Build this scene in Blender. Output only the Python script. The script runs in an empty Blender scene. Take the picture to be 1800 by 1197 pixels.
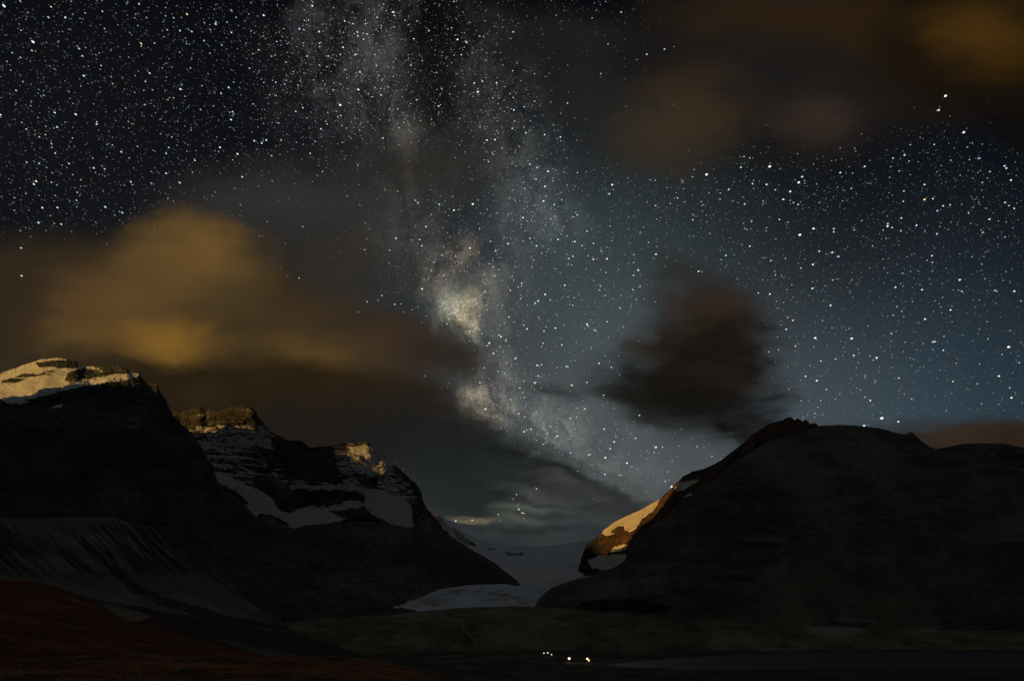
import bpy, math, random
import numpy as np
R = math.radians
C = bpy.context.scene.collection
rng = np.random.default_rng(7)

# ------------------------------------------------------------------ camera
PITCH = R(20.2)
HC = 85.0
F = 1200.0
CY, CX = 598.5, 900.0
FW = np.array([0, math.cos(PITCH), math.sin(PITCH)])
UP = np.array([0, -math.sin(PITCH), math.cos(PITCH)])
cam = bpy.data.cameras.new('camera'); cam.lens = 24; cam.sensor_width = 36
cam.clip_start = 0.1; cam.clip_end = 120000
camo = bpy.data.objects.new('camera', cam); C.objects.link(camo)
camo.location = (0, 0, HC); camo.rotation_euler = (R(90) + PITCH, 0, 0)
bpy.context.scene.camera = camo

def at(px, py, r):
    """world point seen in direction (px, py) at horizontal distance r"""
    px = np.asarray(px, float); py = np.asarray(py, float); r = np.asarray(r, float)
    a = (px - CX) / F; b = (CY - py) / F
    d = np.stack([a + 0 * b, FW[1] + b * UP[1] + 0 * a, FW[2] + b * UP[2] + 0 * a], -1)
    h = np.hypot(d[..., 0], d[..., 1])
    return d * (r / h)[..., None] + np.array([0, 0, HC])

def proj(P):
    d = P - np.array([0, 0, HC])
    f = np.maximum(d @ FW, 1e-3)
    return CX + F * d[..., 0] / f, CY - F * (d @ UP) / f

def lin(c):
    return tuple(((v / 255) / 12.92 if v <= 10 else ((v / 255 + .055) / 1.055) ** 2.4) for v in c)

# ------------------------------------------------------------------ noise
_perm = np.random.default_rng(11).permutation(256).astype(np.int64)
_perm = np.concatenate([_perm, _perm, _perm])
_g = np.random.default_rng(5).normal(size=(256, 3)); _g /= np.linalg.norm(_g, axis=1)[:, None]
def perlin(P):
    P = np.asarray(P, float)
    i = np.floor(P).astype(np.int64); f = P - i; i &= 255
    u = f * f * f * (f * (f * 6 - 15) + 10)
    out = 0
    for dx in (0, 1):
        wx = u[..., 0] if dx else 1 - u[..., 0]
        for dy in (0, 1):
            wy = u[..., 1] if dy else 1 - u[..., 1]
            for dz in (0, 1):
                wz = u[..., 2] if dz else 1 - u[..., 2]
                h = _perm[_perm[_perm[i[..., 0] + dx] + i[..., 1] + dy] + i[..., 2] + dz]
                g = _g[h]
                out = out + wx * wy * wz * (g[..., 0] * (f[..., 0] - dx) + g[..., 1] * (f[..., 1] - dy) + g[..., 2] * (f[..., 2] - dz))
    return out * 1.5
def fbm(P, s, o=5, gain=.5, off=0):
    r = 0; a = 1; t = 0; Q = P / s + off
    for k in range(o):
        r = r + a * perlin(Q); t += a; a *= gain; Q = Q * 2.03 + 17.3
    return r / t
def ridged(P, s, o=5, gain=.5, off=0):
    r = 0; a = 1; t = 0; Q = P / s + off
    for k in range(o):
        r = r + a * (1 - 2 * np.abs(perlin(Q))); t += a; a *= gain; Q = Q * 2.07 + 9.1
    return r / t
def sst(a, b, x):
    t = np.clip((x - a) / (b - a), 0, 1); return t * t * (3 - 2 * t)

def poly_sdf(px, py, poly):
    """signed distance (px), positive inside"""
    poly = np.array(poly, float); n = len(poly)
    d = np.full(px.shape, 1e9); ins = np.zeros(px.shape, bool)
    for k in range(n):
        a = poly[k]; b = poly[(k + 1) % n]; e = b - a
        wx = px - a[0]; wy = py - a[1]
        t = np.clip((wx * e[0] + wy * e[1]) / max(e @ e, 1e-9), 0, 1)
        d = np.minimum(d, np.hypot(wx - t * e[0], wy - t * e[1]))
        c = ((a[1] > py) != (b[1] > py))
        with np.errstate(divide='ignore', invalid='ignore'):
            xi = a[0] + (py - a[1]) * e[0] / (e[1] if e[1] else 1e-9)
        ins ^= c & (px < xi)
    return np.where(ins, d, -d)
def line_d(px, py, pts):
    d = np.full(px.shape, 1e9)
    for (x0, y0), (x1, y1) in zip(pts[:-1], pts[1:]):
        ex, ey = x1 - x0, y1 - y0
        t = np.clip(((px - x0) * ex + (py - y0) * ey) / (ex * ex + ey * ey), 0, 1)
        d = np.minimum(d, np.hypot(px - x0 - t * ex, py - y0 - t * ey))
    return d

# ------------------------------------------------------------------ mesh helpers
def grid_mesh(name, P, mat, attrs=None, smooth=True, parent=None):
    n, m = P.shape[:2]
    me = bpy.data.meshes.new(name)
    me.vertices.add(n * m); me.vertices.foreach_set('co', P.reshape(-1).astype(np.float32))
    a = (np.arange(n - 1)[:, None] * m + np.arange(m - 1)[None, :])
    q = np.stack([a, a + 1, a + m + 1, a + m], -1).reshape(-1)
    nf = (n - 1) * (m - 1)
    me.loops.add(nf * 4); me.loops.foreach_set('vertex_index', q.astype(np.int32))
    me.polygons.add(nf)
    me.polygons.foreach_set('loop_start', (np.arange(nf) * 4).astype(np.int32))
    me.polygons.foreach_set('use_smooth', np.full(nf, smooth))
    me.update(calc_edges=True)
    for k, v in (attrs or {}).items():
        at_ = me.attributes.new(k, 'FLOAT', 'POINT'); at_.data.foreach_set('value', v.reshape(-1).astype(np.float32))
    me.materials.append(mat)
    o = bpy.data.objects.new(name, me); C.objects.link(o)
    if parent: o.parent = parent
    return o

def structure(o, label=None):
    o['kind'] = 'structure'
    if label: o['label'] = label
    return o

def curve(pts, px):
    pts = np.array(pts, float)
    return np.interp(px, pts[:, 0], pts[:, 1]), np.interp(px, pts[:, 0], pts[:, 2])

def sheet(curves, px0, px1, nx, rows, back=900., nback=14, disp=None, smooth_rows=0, jag=0.):
    """loft a land surface through feature lines (top = crest first); behind the crest it falls away again"""
    px = np.linspace(px0, px1, nx)
    L = []
    for k, c in enumerate(curves):
        cy, cr = curve(c, px)
        L.append(at(px, cy, cr))
    S = []
    for k in range(len(L) - 1):
        t = np.linspace(0, 1, rows[k], endpoint=(k == len(L) - 2))[:, None, None]
        S.append(L[k][None] * (1 - t) + L[k + 1][None] * t)
    G = np.concatenate(S, 0)
    if smooth_rows:
        for _ in range(smooth_rows):
            H = G.copy(); H[1:-1] = (G[:-2] + G[1:-1] * 2 + G[2:]) / 4; G = H
    if jag:
        q = np.stack([px, 0 * px + len(curves[0]), 0 * px], -1)
        jz = jag * (np.maximum(ridged(q, 14, 4, .6, 2.5), -.4) + .6 * fbm(q, 4, 3, .6, 7)) * curve(curves[0], px)[1] / F
        _, gy = proj(G); G = G.copy(); G[..., 2] += jz[None] * np.exp(-np.maximum(gy - gy[0][None], 0) / 5.)
    top = G[0]
    hd = top[:, :2] / np.linalg.norm(top[:, :2], axis=1)[:, None]
    B = []
    for k in range(nback, 0, -1):
        f = k / nback; q = top.copy()
        q[:, :2] += hd * back * f
        q[:, 2] = top[:, 2] - (top[:, 2] + 30) * (1 - (1 - f) ** 1.3)
        B.append(q)
    G = np.concatenate([np.array(B), G], 0)
    # normals
    du = np.gradient(G, axis=1); dv = np.gradient(G, axis=0)
    N = np.cross(du, dv); N /= np.linalg.norm(N, axis=2)[..., None] + 1e-9
    if (N[..., 1].mean() > 0): N = -N
    px_, py_ = proj(G)
    depth = np.clip((np.arange(G.shape[0]) - nback), 0, None)[:, None] / (G.shape[0] - nback) + 0 * px_
    if disp is not None:
        d = disp(G, N, px_, py_, depth)
        G = G + N * d[..., None]
    return G, nback

def tapered(G, nb, py, w=45, lo=.22):
    """less relief at the crest so that the skyline keeps its line"""
    top = py[nb][None]
    t = np.clip((py - top) / w, 0, 1); t[:nb] = 0
    return lo + (1 - lo) * t

# ------------------------------------------------------------------ materials
def nt_new(mat):
    mat.use_nodes = True; nt = mat.node_tree; nt.nodes.clear(); return nt
def nd(nt, t, **k):
    n = nt.nodes.new(t)
    for a, v in k.items(): setattr(n, a, v)
    return n
def noise_nd(nt, vec, scale, detail=6, rough=.6, dist=0):
    n = nd(nt, 'ShaderNodeTexNoise'); n.inputs['Scale'].default_value = scale
    n.inputs['Detail'].default_value = detail; n.inputs['Roughness'].default_value = rough
    n.inputs['Distortion'].default_value = dist
    nt.links.new(vec, n.inputs['Vector']); return n
def mp(nt, vec, scale=(1, 1, 1), rot=(0, 0, 0)):
    m = nd(nt, 'ShaderNodeMapping'); m.inputs['Scale'].default_value = scale; m.inputs['Rotation'].default_value = rot
    nt.links.new(vec, m.inputs['Vector']); return m.outputs[0]
def math_nd(nt, op, a, b=None, clamp=False):
    m = nd(nt, 'ShaderNodeMath', operation=op, use_clamp=clamp)
    for i, v in enumerate((a, b)):
        if v is None: continue
        if isinstance(v, (int, float)): m.inputs[i].default_value = v
        else: nt.links.new(v, m.inputs[i])
    return m.outputs[0]
def mapr(nt, v, a, b, c=0, d=1, smooth=True):
    m = nd(nt, 'ShaderNodeMapRange'); m.interpolation_type = 'SMOOTHSTEP' if smooth else 'LINEAR'
    nt.links.new(v, m.inputs[0])
    for i, x in enumerate((a, b, c, d)): m.inputs[i + 1].default_value = x
    return m.outputs[0]
def mixc(nt, f, a, b, blend='MIX'):
    m = nd(nt, 'ShaderNodeMix', data_type='RGBA', blend_type=blend)
    if isinstance(f, (int, float)): m.inputs[0].default_value = f
    else: nt.links.new(f, m.inputs[0])
    for s, v in ((6, a), (7, b)):
        if isinstance(v, tuple): m.inputs[s].default_value = (*v, 1)
        else: nt.links.new(v, m.inputs[s])
    return m.outputs[2]
def attr_nd(nt, name):
    a = nd(nt, 'ShaderNodeAttribute'); a.attribute_name = name; return a.outputs['Fac']

def land_mat(name, rock=(.11, .105, .1), rock2=(.06, .06, .058), snow=(.72, .75, .8), pale=(.34, .32, .27), dark=(.03, .03, .03),
             size=60., strat=5., bump=3., ragged=.9, rough=.9, finew=.6):
    """rock with bedding, and by attribute: snow cover, pale gravel, dark wet debris and painted shade"""
    m = bpy.data.materials.new(name); nt = nt_new(m)
    tc = nd(nt, 'ShaderNodeTexCoord').outputs['Object']
    beds = noise_nd(nt, mp(nt, tc, (1 / size, 1 / size, strat / size), (R(4), R(-6), 0)), 1.0, 8, .62, .6)
    blot = noise_nd(nt, tc, 1 / (size * 2.2), 7, .6)
    fine = noise_nd(nt, tc, 6 / size, 5, .65)
    col = mixc(nt, mapr(nt, beds.outputs['Fac'], .40, .60), rock2, rock)
    col = mixc(nt, mapr(nt, blot.outputs['Fac'], .42, .66, 0, .75), col, tuple(c * 1.7 for c in rock))
    col = mixc(nt, mapr(nt, fine.outputs['Fac'], .42, .62, .0, finew), col, tuple(c * .4 for c in rock2))
    w = math_nd(nt, 'MULTIPLY', math_nd(nt, 'SUBTRACT', math_nd(nt, 'ADD', math_nd(nt, 'MULTIPLY', beds.outputs['Fac'], .6), math_nd(nt, 'MULTIPLY', fine.outputs['Fac'], .4)), .5), ragged * 2.4)
    d = mapr(nt, math_nd(nt, 'ADD', attr_nd(nt, 'dark'), math_nd(nt, 'MULTIPLY', w, .4)), .3, .7)
    col = mixc(nt, d, col, dark)
    p = mapr(nt, math_nd(nt, 'ADD', attr_nd(nt, 'pale'), math_nd(nt, 'MULTIPLY', w, .45)), .3, .75)
    col = mixc(nt, p, col, pale)
    s = mapr(nt, math_nd(nt, 'ADD', attr_nd(nt, 'snow'), w), .44, .58)
    sn = mixc(nt, mapr(nt, noise_nd(nt, mp(nt, tc, (1 / size, 1 / size, 2 / size)), 1.3, 6).outputs['Fac'], .3, .75, 0, .45), snow, tuple(c * .62 for c in snow))
    col = mixc(nt, s, col, sn)
    b = nd(nt, 'ShaderNodeBump'); b.inputs['Distance'].default_value = bump
    hh = math_nd(nt, 'ADD', math_nd(nt, 'MULTIPLY', beds.outputs['Fac'], 1.0), math_nd(nt, 'MULTIPLY', fine.outputs['Fac'], .6))
    nt.links.new(hh, b.inputs['Height'])
    nt.links.new(mapr(nt, s, 0, 1, 1, .25, False), b.inputs['Strength'])
    bs = nd(nt, 'ShaderNodeBsdfPrincipled'); bs.inputs['Roughness'].default_value = rough
    bs.inputs['Specular IOR Level'].default_value = .15
    nt.links.new(col, bs.inputs['Base Color']); nt.links.new(b.outputs[0], bs.inputs['Normal'])
    o = nd(nt, 'ShaderNodeOutputMaterial'); nt.links.new(bs.outputs[0], o.inputs[0])
    return m

def plain_mat(name, col, rough=.6, metal=0, emit=None, es=0, var=.25, sc=3.):
    m = bpy.data.materials.new(name); nt = nt_new(m)
    bs = nd(nt, 'ShaderNodeBsdfPrincipled'); bs.inputs['Roughness'].default_value = rough; bs.inputs['Metallic'].default_value = metal
    tc = nd(nt, 'ShaderNodeTexCoord').outputs['Object']
    n = noise_nd(nt, tc, sc, 4)
    nt.links.new(mixc(nt, mapr(nt, n.outputs['Fac'], .3, .7), col, tuple(c * (1 - var) for c in col)), bs.inputs['Base Color'])
    if emit:
        bs.inputs['Emission Color'].default_value = (*emit, 1); bs.inputs['Emission Strength'].default_value = es
    o = nd(nt, 'ShaderNodeOutputMaterial'); nt.links.new(bs.outputs[0], o.inputs[0])
    return m

def region(px, py, items, base=0., edge=5.):
    """attribute from patches: items = (polygon, value)"""
    v = np.full(px.shape, float(base))
    for poly, val in items:
        w = sst(-edge, edge, poly_sdf(px, py, poly)); v = v * (1 - w) + val * w
    return v

def build(name, G, nb, mat, snow=None, pale=None, dark=None, kind_label=None):
    px, py = proj(G)
    z = np.zeros(px.shape)
    at_ = {}
    for k, f in (('snow', snow), ('pale', pale), ('dark', dark)):
        v = f(G, px, py) if f else z
        if f is not None and nb: v[:nb] = v[nb][None]
        at_[k] = v
    return structure(grid_mesh(name, G, mat, at_), kind_label)

# ------------------------------------------------------------------ the land
exec_layers = []
MAT_L = land_mat('rock_left', (.085, .092, .092), (.04, .047, .05), size=70, strat=4, bump=5)
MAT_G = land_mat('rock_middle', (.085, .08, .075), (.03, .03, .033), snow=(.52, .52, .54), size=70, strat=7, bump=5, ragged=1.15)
MAT_F = land_mat('rock_apron', (.125, .10, .088), (.075, .065, .058), size=120, strat=1.5, bump=4)
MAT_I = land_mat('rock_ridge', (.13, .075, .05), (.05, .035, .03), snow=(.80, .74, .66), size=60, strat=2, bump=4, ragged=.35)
MAT_J = land_mat('rock_right', (.15, .135, .125), (.085, .078, .074), size=130, strat=5, bump=7, finew=.3)
MAT_K = land_mat('rock_far_right', (.12, .125, .135), (.05, .055, .06), size=60, strat=3, bump=4)
MAT_M = land_mat('moraine', (.17, .165, .128), (.13, .127, .10), dark=(.055, .053, .05), size=50, strat=1, bump=.8, ragged=.4, finew=.2)
MAT_B = land_mat('bench', (.17, .145, .11), (.10, .088, .07), size=90, strat=2.5, bump=3, finew=.25)
MAT_V = land_mat('valley', (.22, .19, .12), (.12, .105, .075), pale=(.36, .34, .29), size=34, strat=2, bump=1.2, ragged=.8, finew=.3)
MAT_ICE = land_mat('ice', (.62, .66, .72), (.36, .40, .45), snow=(.80, .85, .92), size=90, strat=1.5, bump=4, ragged=.5, rough=.7)
MAT_R = land_mat('knoll_red_light', (.23, .078, .055), (.10, .036, .028), pale=(.45, .38, .25), size=6, strat=1, bump=.3, ragged=.8)  # red light falling on the knoll is put into its base colour
MAT_N = land_mat('near_gravel', (.36, .15, .06), (.12, .045, .022), size=1.3, strat=1, bump=.06, ragged=.8)  # reddish light on the near ground is painted into this base colour

# -- left peak
L1 = [(-300, 690, 2700), (-120, 672, 2600), (0, 655, 2450), (20, 650, 2440), (50, 640, 2430), (75, 632, 2420), (100, 630, 2415), (118, 632, 2410), (135, 638, 2400), (142, 645, 2400),
      (160, 645, 2400), (185, 643, 2390), (210, 644, 2380), (222, 648, 2375), (228, 655, 2370), (243, 657, 2365), (250, 666, 2360), (262, 672, 2350), (276, 676, 2340), (282, 690, 2330), (290, 702, 2310), (292, 716, 2300),
      (302, 730, 2270), (320, 748, 2230), (340, 765, 2180), (352, 790, 2140), (366, 815, 2110), (374, 838, 2080), (388, 856, 2050), (412, 872, 2010), (430, 888, 1980), (446, 906, 1950), (480, 925, 1900), (540, 960, 1850)]
L2 = [(-300, 745, 2450), (0, 722, 2250), (120, 722, 2220), (240, 725, 2230), (290, 745, 2210), (345, 805, 2080), (380, 860, 1990), (430, 900, 1920), (540, 975, 1800)]
L3 = [(-300, 900, 1750), (0, 905, 1650), (240, 925, 1620), (330, 955, 1620), (400, 1005, 1600), (540, 1060, 1550)]
L4 = [(-300, 1010, 1500), (540, 1110, 1300)]
def dispL(G, N, px, py, dep):
    t = tapered(G, 14, py, 45, .05)
    rk = ridged(G * np.array([1, 1, .55]), 260, 6, .55) * 60 + ridged(G, 60, 4, .6, 3) * 14
    st = (np.abs(((G[..., 2] + 14 * fbm(G, 120, 3)) / 46) % 1 - .5) * 2) ** 2 * 9
    low = sst(960, 800, py) * .7 + .3
    sk = 1 - .8 * sst(-4, 10, poly_sdf(px, py, [(-300, 680), (0, 655), (60, 640), (105, 650), (140, 646), (118, 668), (130, 676), (190, 662), (240, 655), (205, 669), (120, 684), (70, 698), (20, 706), (-300, 740)]))
    return (rk + st - 18) * t * low * sk
G, nb = sheet([L1, L2, L3, L4], -300, 540, 760, [80, 220, 60], 1200, disp=dispL, jag=1.6)
def snowL(G, px, py):
    n = fbm(G, 40, 4) * 4
    v = region(px, py + n, [
        ([(-300, 680), (0, 655), (70, 632), (100, 626), (140, 640), (160, 643), (235, 640), (252, 655), (238, 664), (205, 669), (160, 676), (120, 684), (70, 698), (20, 706), (0, 700), (-300, 740)], 1.15),
        ([(62, 638), (90, 634), (132, 634), (138, 645), (125, 648), (95, 646), (70, 646)], -.3),
        ([(0, 668), (40, 655), (70, 652), (100, 650), (90, 660), (50, 664), (20, 676), (0, 680)], .42),
        ([(112, 670), (118, 655), (135, 648), (185, 641), (225, 643), (232, 655), (190, 660), (150, 668), (125, 674)], .32),
        ([(0, 702), (60, 703), (52, 712), (0, 712)], .55),
        ([(84, 720), (95, 713), (112, 709), (108, 716)], .9)], 0., 3)
    # thin snow on ledges of the shaded face
    v = np.maximum(v, .30 * sst(60, 0, np.abs(px - 230)) * sst(700, 740, py) * sst(800, 760, py))
    v = np.maximum(v, .30 * sst(50, 0, np.abs(px - 285)) * sst(740, 760, py) * sst(800, 775, py))
    return v
build('mountain', G, nb, MAT_L, snow=snowL, kind_label='dark cliffed peak with a moonlit snowfield on its top left')

# -- middle massif with hanging glaciers
G1 = [(230, 735, 3150), (300, 722, 3100), (318, 724, 3100), (334, 720, 3090), (350, 716, 3080), (362, 722, 3080), (380, 724, 3070), (400, 718, 3060), (414, 716, 3050), (424, 712, 3050), (440, 714, 3050), (448, 722, 3050), (453, 733, 3050),
      (462, 744, 3060), (474, 760, 3080), (486, 766, 3090), (505, 774, 3110), (530, 777, 3150), (545, 788, 3170), (562, 786, 3200), (585, 786, 3250), (605, 781, 3300), (622, 779, 3320), (645, 778, 3330), (652, 784, 3330), (659, 795, 3330), (672, 800, 3330),
      (684, 808, 3330), (692, 816, 3320), (706, 828, 3300), (720, 842, 3280), (730, 850, 3260), (738, 862, 3240), (742, 884, 3200), (752, 897, 3150), (768, 915, 3100), (790, 945, 3000), (830, 980, 2900)]
G2 = [(230, 800, 2950), (340, 800, 2930), (400, 790, 2930), (520, 815, 2980), (580, 820, 3050), (660, 835, 3130), (720, 870, 3100), (760, 925, 3000), (830, 990, 2850)]
G3 = [(230, 880, 2700), (375, 828, 2760), (440, 845, 2750), (480, 870, 2720), (560, 860, 2790), (640, 866, 2850), (690, 880, 2900), (740, 905, 2900), (830, 995, 2800)]
G4 = [(230, 960, 2450), (426, 900, 2500), (520, 940, 2450), (610, 930, 2500), (730, 940, 2550), (780, 975, 2550), (830, 1010, 2500)]
def dispG(G, N, px, py, dep):
    t = tapered(G, 14, py, 40, .08)
    rk = ridged(G * np.array([1, 1, .5]), 230, 6, .55, 4) * 45 + fbm(G, 45, 4, .6, 3) * 14
    st = (((G[..., 2] + .10 * G[..., 0] + 16 * fbm(G, 150, 3)) / 58) % 1) ** 2 * 26
    ice = np.maximum(poly_sdf(px, py, GL1), poly_sdf(px, py, GL2)); k = 1 - .8 * sst(-8, 12, ice)
    # the dark buttress that stands out between the two glaciers
    bt = sst(-6, 8, poly_sdf(px, py, BUT)) * 60
    return (rk + st - 10) * t * k + bt * t
GL1 = [(372, 826), (392, 832), (425, 848), (440, 857), (458, 862), (478, 876), (492, 896), (512, 902), (525, 896), (545, 888), (570, 895), (600, 908), (616, 916), (575, 926), (545, 926), (516, 936), (490, 920), (472, 908), (447, 912), (424, 893), (438, 882), (420, 866), (385, 850)]
GL2 = [(600, 848), (616, 846), (640, 858), (660, 862), (700, 874), (722, 888), (728, 935), (712, 932), (690, 922), (672, 912), (655, 905), (640, 885), (642, 870)]
BUT = [(512, 862), (560, 860), (625, 862), (644, 872), (642, 890), (600, 886), (560, 890), (530, 886), (520, 880)]
G, nb = sheet([G1, G2, G3, G4], 230, 830, 720, [110, 90, 90], 900, disp=dispG, jag=2.0)
def snowG(G, px, py):
    n = fbm(G, 60, 4, .5, 2) * 8
    q = py + n
    v = region(px + n, q, [
        ([(230, 760), (350, 760), (470, 756), (485, 768), (480, 800), (500, 830), (475, 840), (440, 850), (372, 828), (230, 820)], .48),
        ([(340, 772), (420, 765), (475, 768), (480, 786), (420, 792), (350, 790)], .62),
        ([(330, 752), (400, 748), (462, 748), (470, 760), (400, 766), (330, 764)], .58),
        ([(420, 790), (470, 792), (520, 850), (500, 860), (470, 846), (430, 820)], .40),
        ([(480, 775), (560, 790), (600, 840), (600, 858), (510, 862), (490, 820)], .16),
        ([(500, 843), (600, 848), (600, 854), (500, 850)], .5),
        ([(586, 790), (650, 800), (690, 822), (720, 850), (735, 880), (720, 884), (660, 866), (600, 845)], .50),
        ([(615, 815), (660, 812), (680, 832), (640, 840)], .62),
        ([(625, 832), (668, 840), (662, 858), (640, 856)], .2),
        ([(608, 782), (654, 782), (660, 795), (690, 806), (694, 822), (660, 816), (625, 812)], .72),
        (BUT, .05),
        ([(508, 853), (560, 852), (620, 855), (628, 862), (560, 861), (512, 862)], .85),
        ([(566, 890), (600, 884), (628, 876), (640, 880), (628, 892), (590, 900), (560, 900)], .7),
        ([(575, 900), (625, 896), (652, 905), (650, 918), (615, 915)], .1)], .2, 4)
    g = np.maximum(sst(-3, 3, poly_sdf(px, q, GL1)), sst(-3, 3, poly_sdf(px, q, GL2)))
    v = np.maximum(v, g * 1.15)
    cl = sst(6, 0, np.abs(px - 550)) * sst(4, 0, np.abs(py - 900))
    return v
build('mountain', G, nb, MAT_G, snow=snowG, kind_label='layered snow streaked massif with two hanging glaciers beneath the cloud')

# -- brown apron below the hanging glaciers
F1 = [(300, 880, 2420), (426, 896, 2400), (447, 910, 2380), (472, 907, 2370), (488, 917, 2360), (516, 931, 2350), (541, 924, 2350), (572, 922, 2350), (613, 917, 2350), (650, 918, 2350), (690, 922, 2350), (713, 928, 2350), (728, 928, 2340),
      (740, 905, 2340), (750, 904, 2330), (761, 913, 2320), (782, 938, 2300), (800, 950, 2280), (822, 963, 2260), (847, 978, 2240), (871, 993, 2220), (895, 1011, 2190), (908, 1021, 2150), (925, 1034, 2100)]
F2 = [(300, 1000, 1900), (500, 1000, 1900), (620, 1000, 1950), (760, 1000, 2050), (847, 1005, 2120), (895, 1018, 2150), (925, 1036, 2080)]
F3 = [(300, 1090, 1400), (600, 1085, 1500), (700, 1078, 1560), (740, 1050, 1780), (762, 1040, 1880), (822, 1033, 1960), (908, 1028, 2060), (925, 1038, 2060)]
F4 = [(300, 1130, 1200), (600, 1130, 1250), (700, 1110, 1350), (740, 1085, 1600), (762, 1070, 1700), (822, 1060, 1800), (908, 1050, 1900), (925, 1055, 1900)]
def dispF(G, N, px, py, dep):
    t = tapered(G, 14, py, 40, .2)
    gl = ridged(np.stack([(px + .35 * (py - 900)) * 1., py * .16, 0 * px], -1), 26, 4, .55, 5) * 6 * sst(925, 960, py)
    return (ridged(G, 240, 6, .5, 8) * 26 + fbm(G, 40, 4, .6) * 8) * t + gl * t
G, nb = sheet([F1, F2, F3, F4], 300, 925, 520, [120, 90, 20], 500, disp=dispF)
build('mountain', G, nb, MAT_F, snow=lambda G, px, py: region(px, py, [([(728, 880), (738, 900), (760, 920), (742, 930), (726, 936)], .0)], 0.),
      pale=lambda G, px, py: .22 * sst(.1, .5, fbm(G, 130, 4)) * sst(1040, 1010, py), kind_label='brown rubble slope under the hanging glaciers')

# -- icefield, icefall and glacier tongue
I1 = [(640, 880, 4300), (735, 886, 4300), (749, 895, 4300), (770, 904, 4280), (801, 922, 4250), (828, 941, 4250), (837, 947, 4300), (859, 951, 4350), (883, 956, 4400), (914, 959, 4450), (944, 961, 4450), (975, 958, 4450), (1005, 953, 4450), (1030, 950, 4450), (1060, 944, 4450), (1130, 940, 4450)]
I2 = [(640, 960, 3600), (770, 940, 3700), (837, 968, 3750), (900, 978, 3900), (1030, 974, 3900), (1130, 970, 3700)]
I3 = [(640, 1010, 2700), (900, 1010, 2900), (1030, 996, 3100), (1130, 985, 2900)]
I4 = [(640, 1085, 1480), (690, 1076, 1520), (740, 1054, 1640), (770, 1042, 1720), (822, 1032, 1800), (880, 1025, 1980), (930, 1023, 2150), (1000, 1026, 2350), (1130, 1010, 2400)]
I5 = [(640, 1105, 1350), (730, 1090, 1430), (900, 1085, 1450), (1000, 1090, 1450), (1130, 1090, 1450)]
def dispI(G, N, px, py, dep):
    t = tapered(G, 14, py, 12, .15)
    cr = ridged(G * np.array([.5, 1.6, 1]), 70, 4, .6) * 6
    fall = sst(965, 985, py) * sst(1025, 1000, py)
    return (fbm(G, 400, 4) * 14 + cr * (.25 + fall)) * t
G, nb = sheet([I1, I2, I3, I4, I5], 640, 1130, 420, [50, 50, 60, 70], 900, disp=dispI, smooth_rows=6)
MAT_ICE2 = MAT_ICE
def streakI(G, px, py):
    q = py - 960; sx_ = px + .2 * q + .016 * q * q
    return .62 * sst(-.1, .7, ridged(np.stack([sx_, py * .12, 0 * px], -1), 26, 4, .6, 4)) + .35 * sst(0, .5, fbm(G * np.array([.6, 1.6, 1]), 60, 4, .6))
def snowI(G, px, py):
    n = fbm(G, 90, 4) * 5
    v = region(px + n, py + n * .6, [
        ([(752, 893), (775, 906), (790, 925), (830, 955), (820, 964), (790, 945), (765, 925)], .45),
        ([(795, 925), (812, 938), (818, 952), (806, 948)], -.4), ([(812, 940), (835, 955), (838, 960), (818, 955)], -.3),
        ([(857, 963), (872, 964), (868, 967), (858, 967)], -.3), ([(886, 968), (902, 972), (920, 970), (918, 977), (892, 976)], -.4)], 1.3, 2.5)
    v = np.where(v > 1, 1.15 - .42 * sst(970, 1030, py), v)
    v = v - .27 * streakI(G, px, py) * sst(955, 985, py)
    return v
def darkI(G, px, py):
    return region(px, py + fbm(G, 90, 4) * 4, [([(795, 925), (812, 938), (818, 952), (806, 948)], 1.2), ([(812, 940), (835, 955), (838, 960), (818, 955)], 1.2),
        ([(886, 968), (902, 972), (920, 970), (918, 977), (892, 976)], 1.2), ([(857, 963), (872, 964), (868, 967), (858, 967)], 1)], 0, 2)
build('glacier', G, nb, MAT_ICE2, snow=snowI, dark=darkI, pale=streakI, kind_label='grey glacier tongue flowing down from the icefield between the mountains')

# -- ridge with the lit snow patch, right of the glacier
R1 = [(1018, 1012, 3250), (1022, 992, 3220), (1026, 972, 3190), (1030, 961, 3180), (1034, 956, 3160), (1050, 945, 3130), (1061, 932, 3100), (1080, 918, 3060), (1100, 908, 3020), (1125, 897, 2970), (1150, 883, 2920), (1160, 878, 2890), (1168, 870, 2860), (1185, 855, 2800), (1200, 838, 2750),
      (1217, 830, 2700), (1242, 823, 2620), (1267, 810, 2540), (1283, 798, 2490), (1305, 781, 2430), (1323, 765, 2380), (1352, 746, 2300), (1367, 741, 2260), (1378, 738, 2230), (1384, 734, 2220), (1392, 733, 2200), (1397, 739, 2190), (1403, 735, 2180), (1410, 741, 2160), (1417, 738, 2150), (1424, 747, 2130), (1432, 744, 2120), (1440, 752, 2100), (1520, 790, 2000)]
R2 = [(1018, 1024, 3000), (1028, 996, 2960), (1040, 985, 2900), (1100, 960, 2750), (1150, 935, 2650), (1200, 890, 2500), (1300, 835, 2250), (1400, 790, 2000), (1520, 830, 1880)]
R3 = [(1018, 1045, 2500), (1040, 1030, 2500), (1100, 1020, 2400), (1200, 980, 2200), (1300, 930, 2000), (1400, 880, 1850), (1520, 900, 1750)]
SN1 = [(1058, 938), (1060, 928), (1078, 912), (1098, 902), (1125, 890), (1150, 876), (1163, 872), (1156, 885), (1149, 897), (1138, 905), (1127, 914), (1118, 928), (1108, 935), (1098, 932), (1096, 924), (1085, 926), (1072, 934), (1080, 938), (1066, 942)]
SN2 = [(1072, 969), (1080, 960), (1096, 956), (1106, 957), (1100, 964), (1090, 970), (1074, 971)]
SN3 = [(1185, 857), (1198, 846), (1232, 842), (1215, 854), (1202, 862), (1188, 864)]
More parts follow.
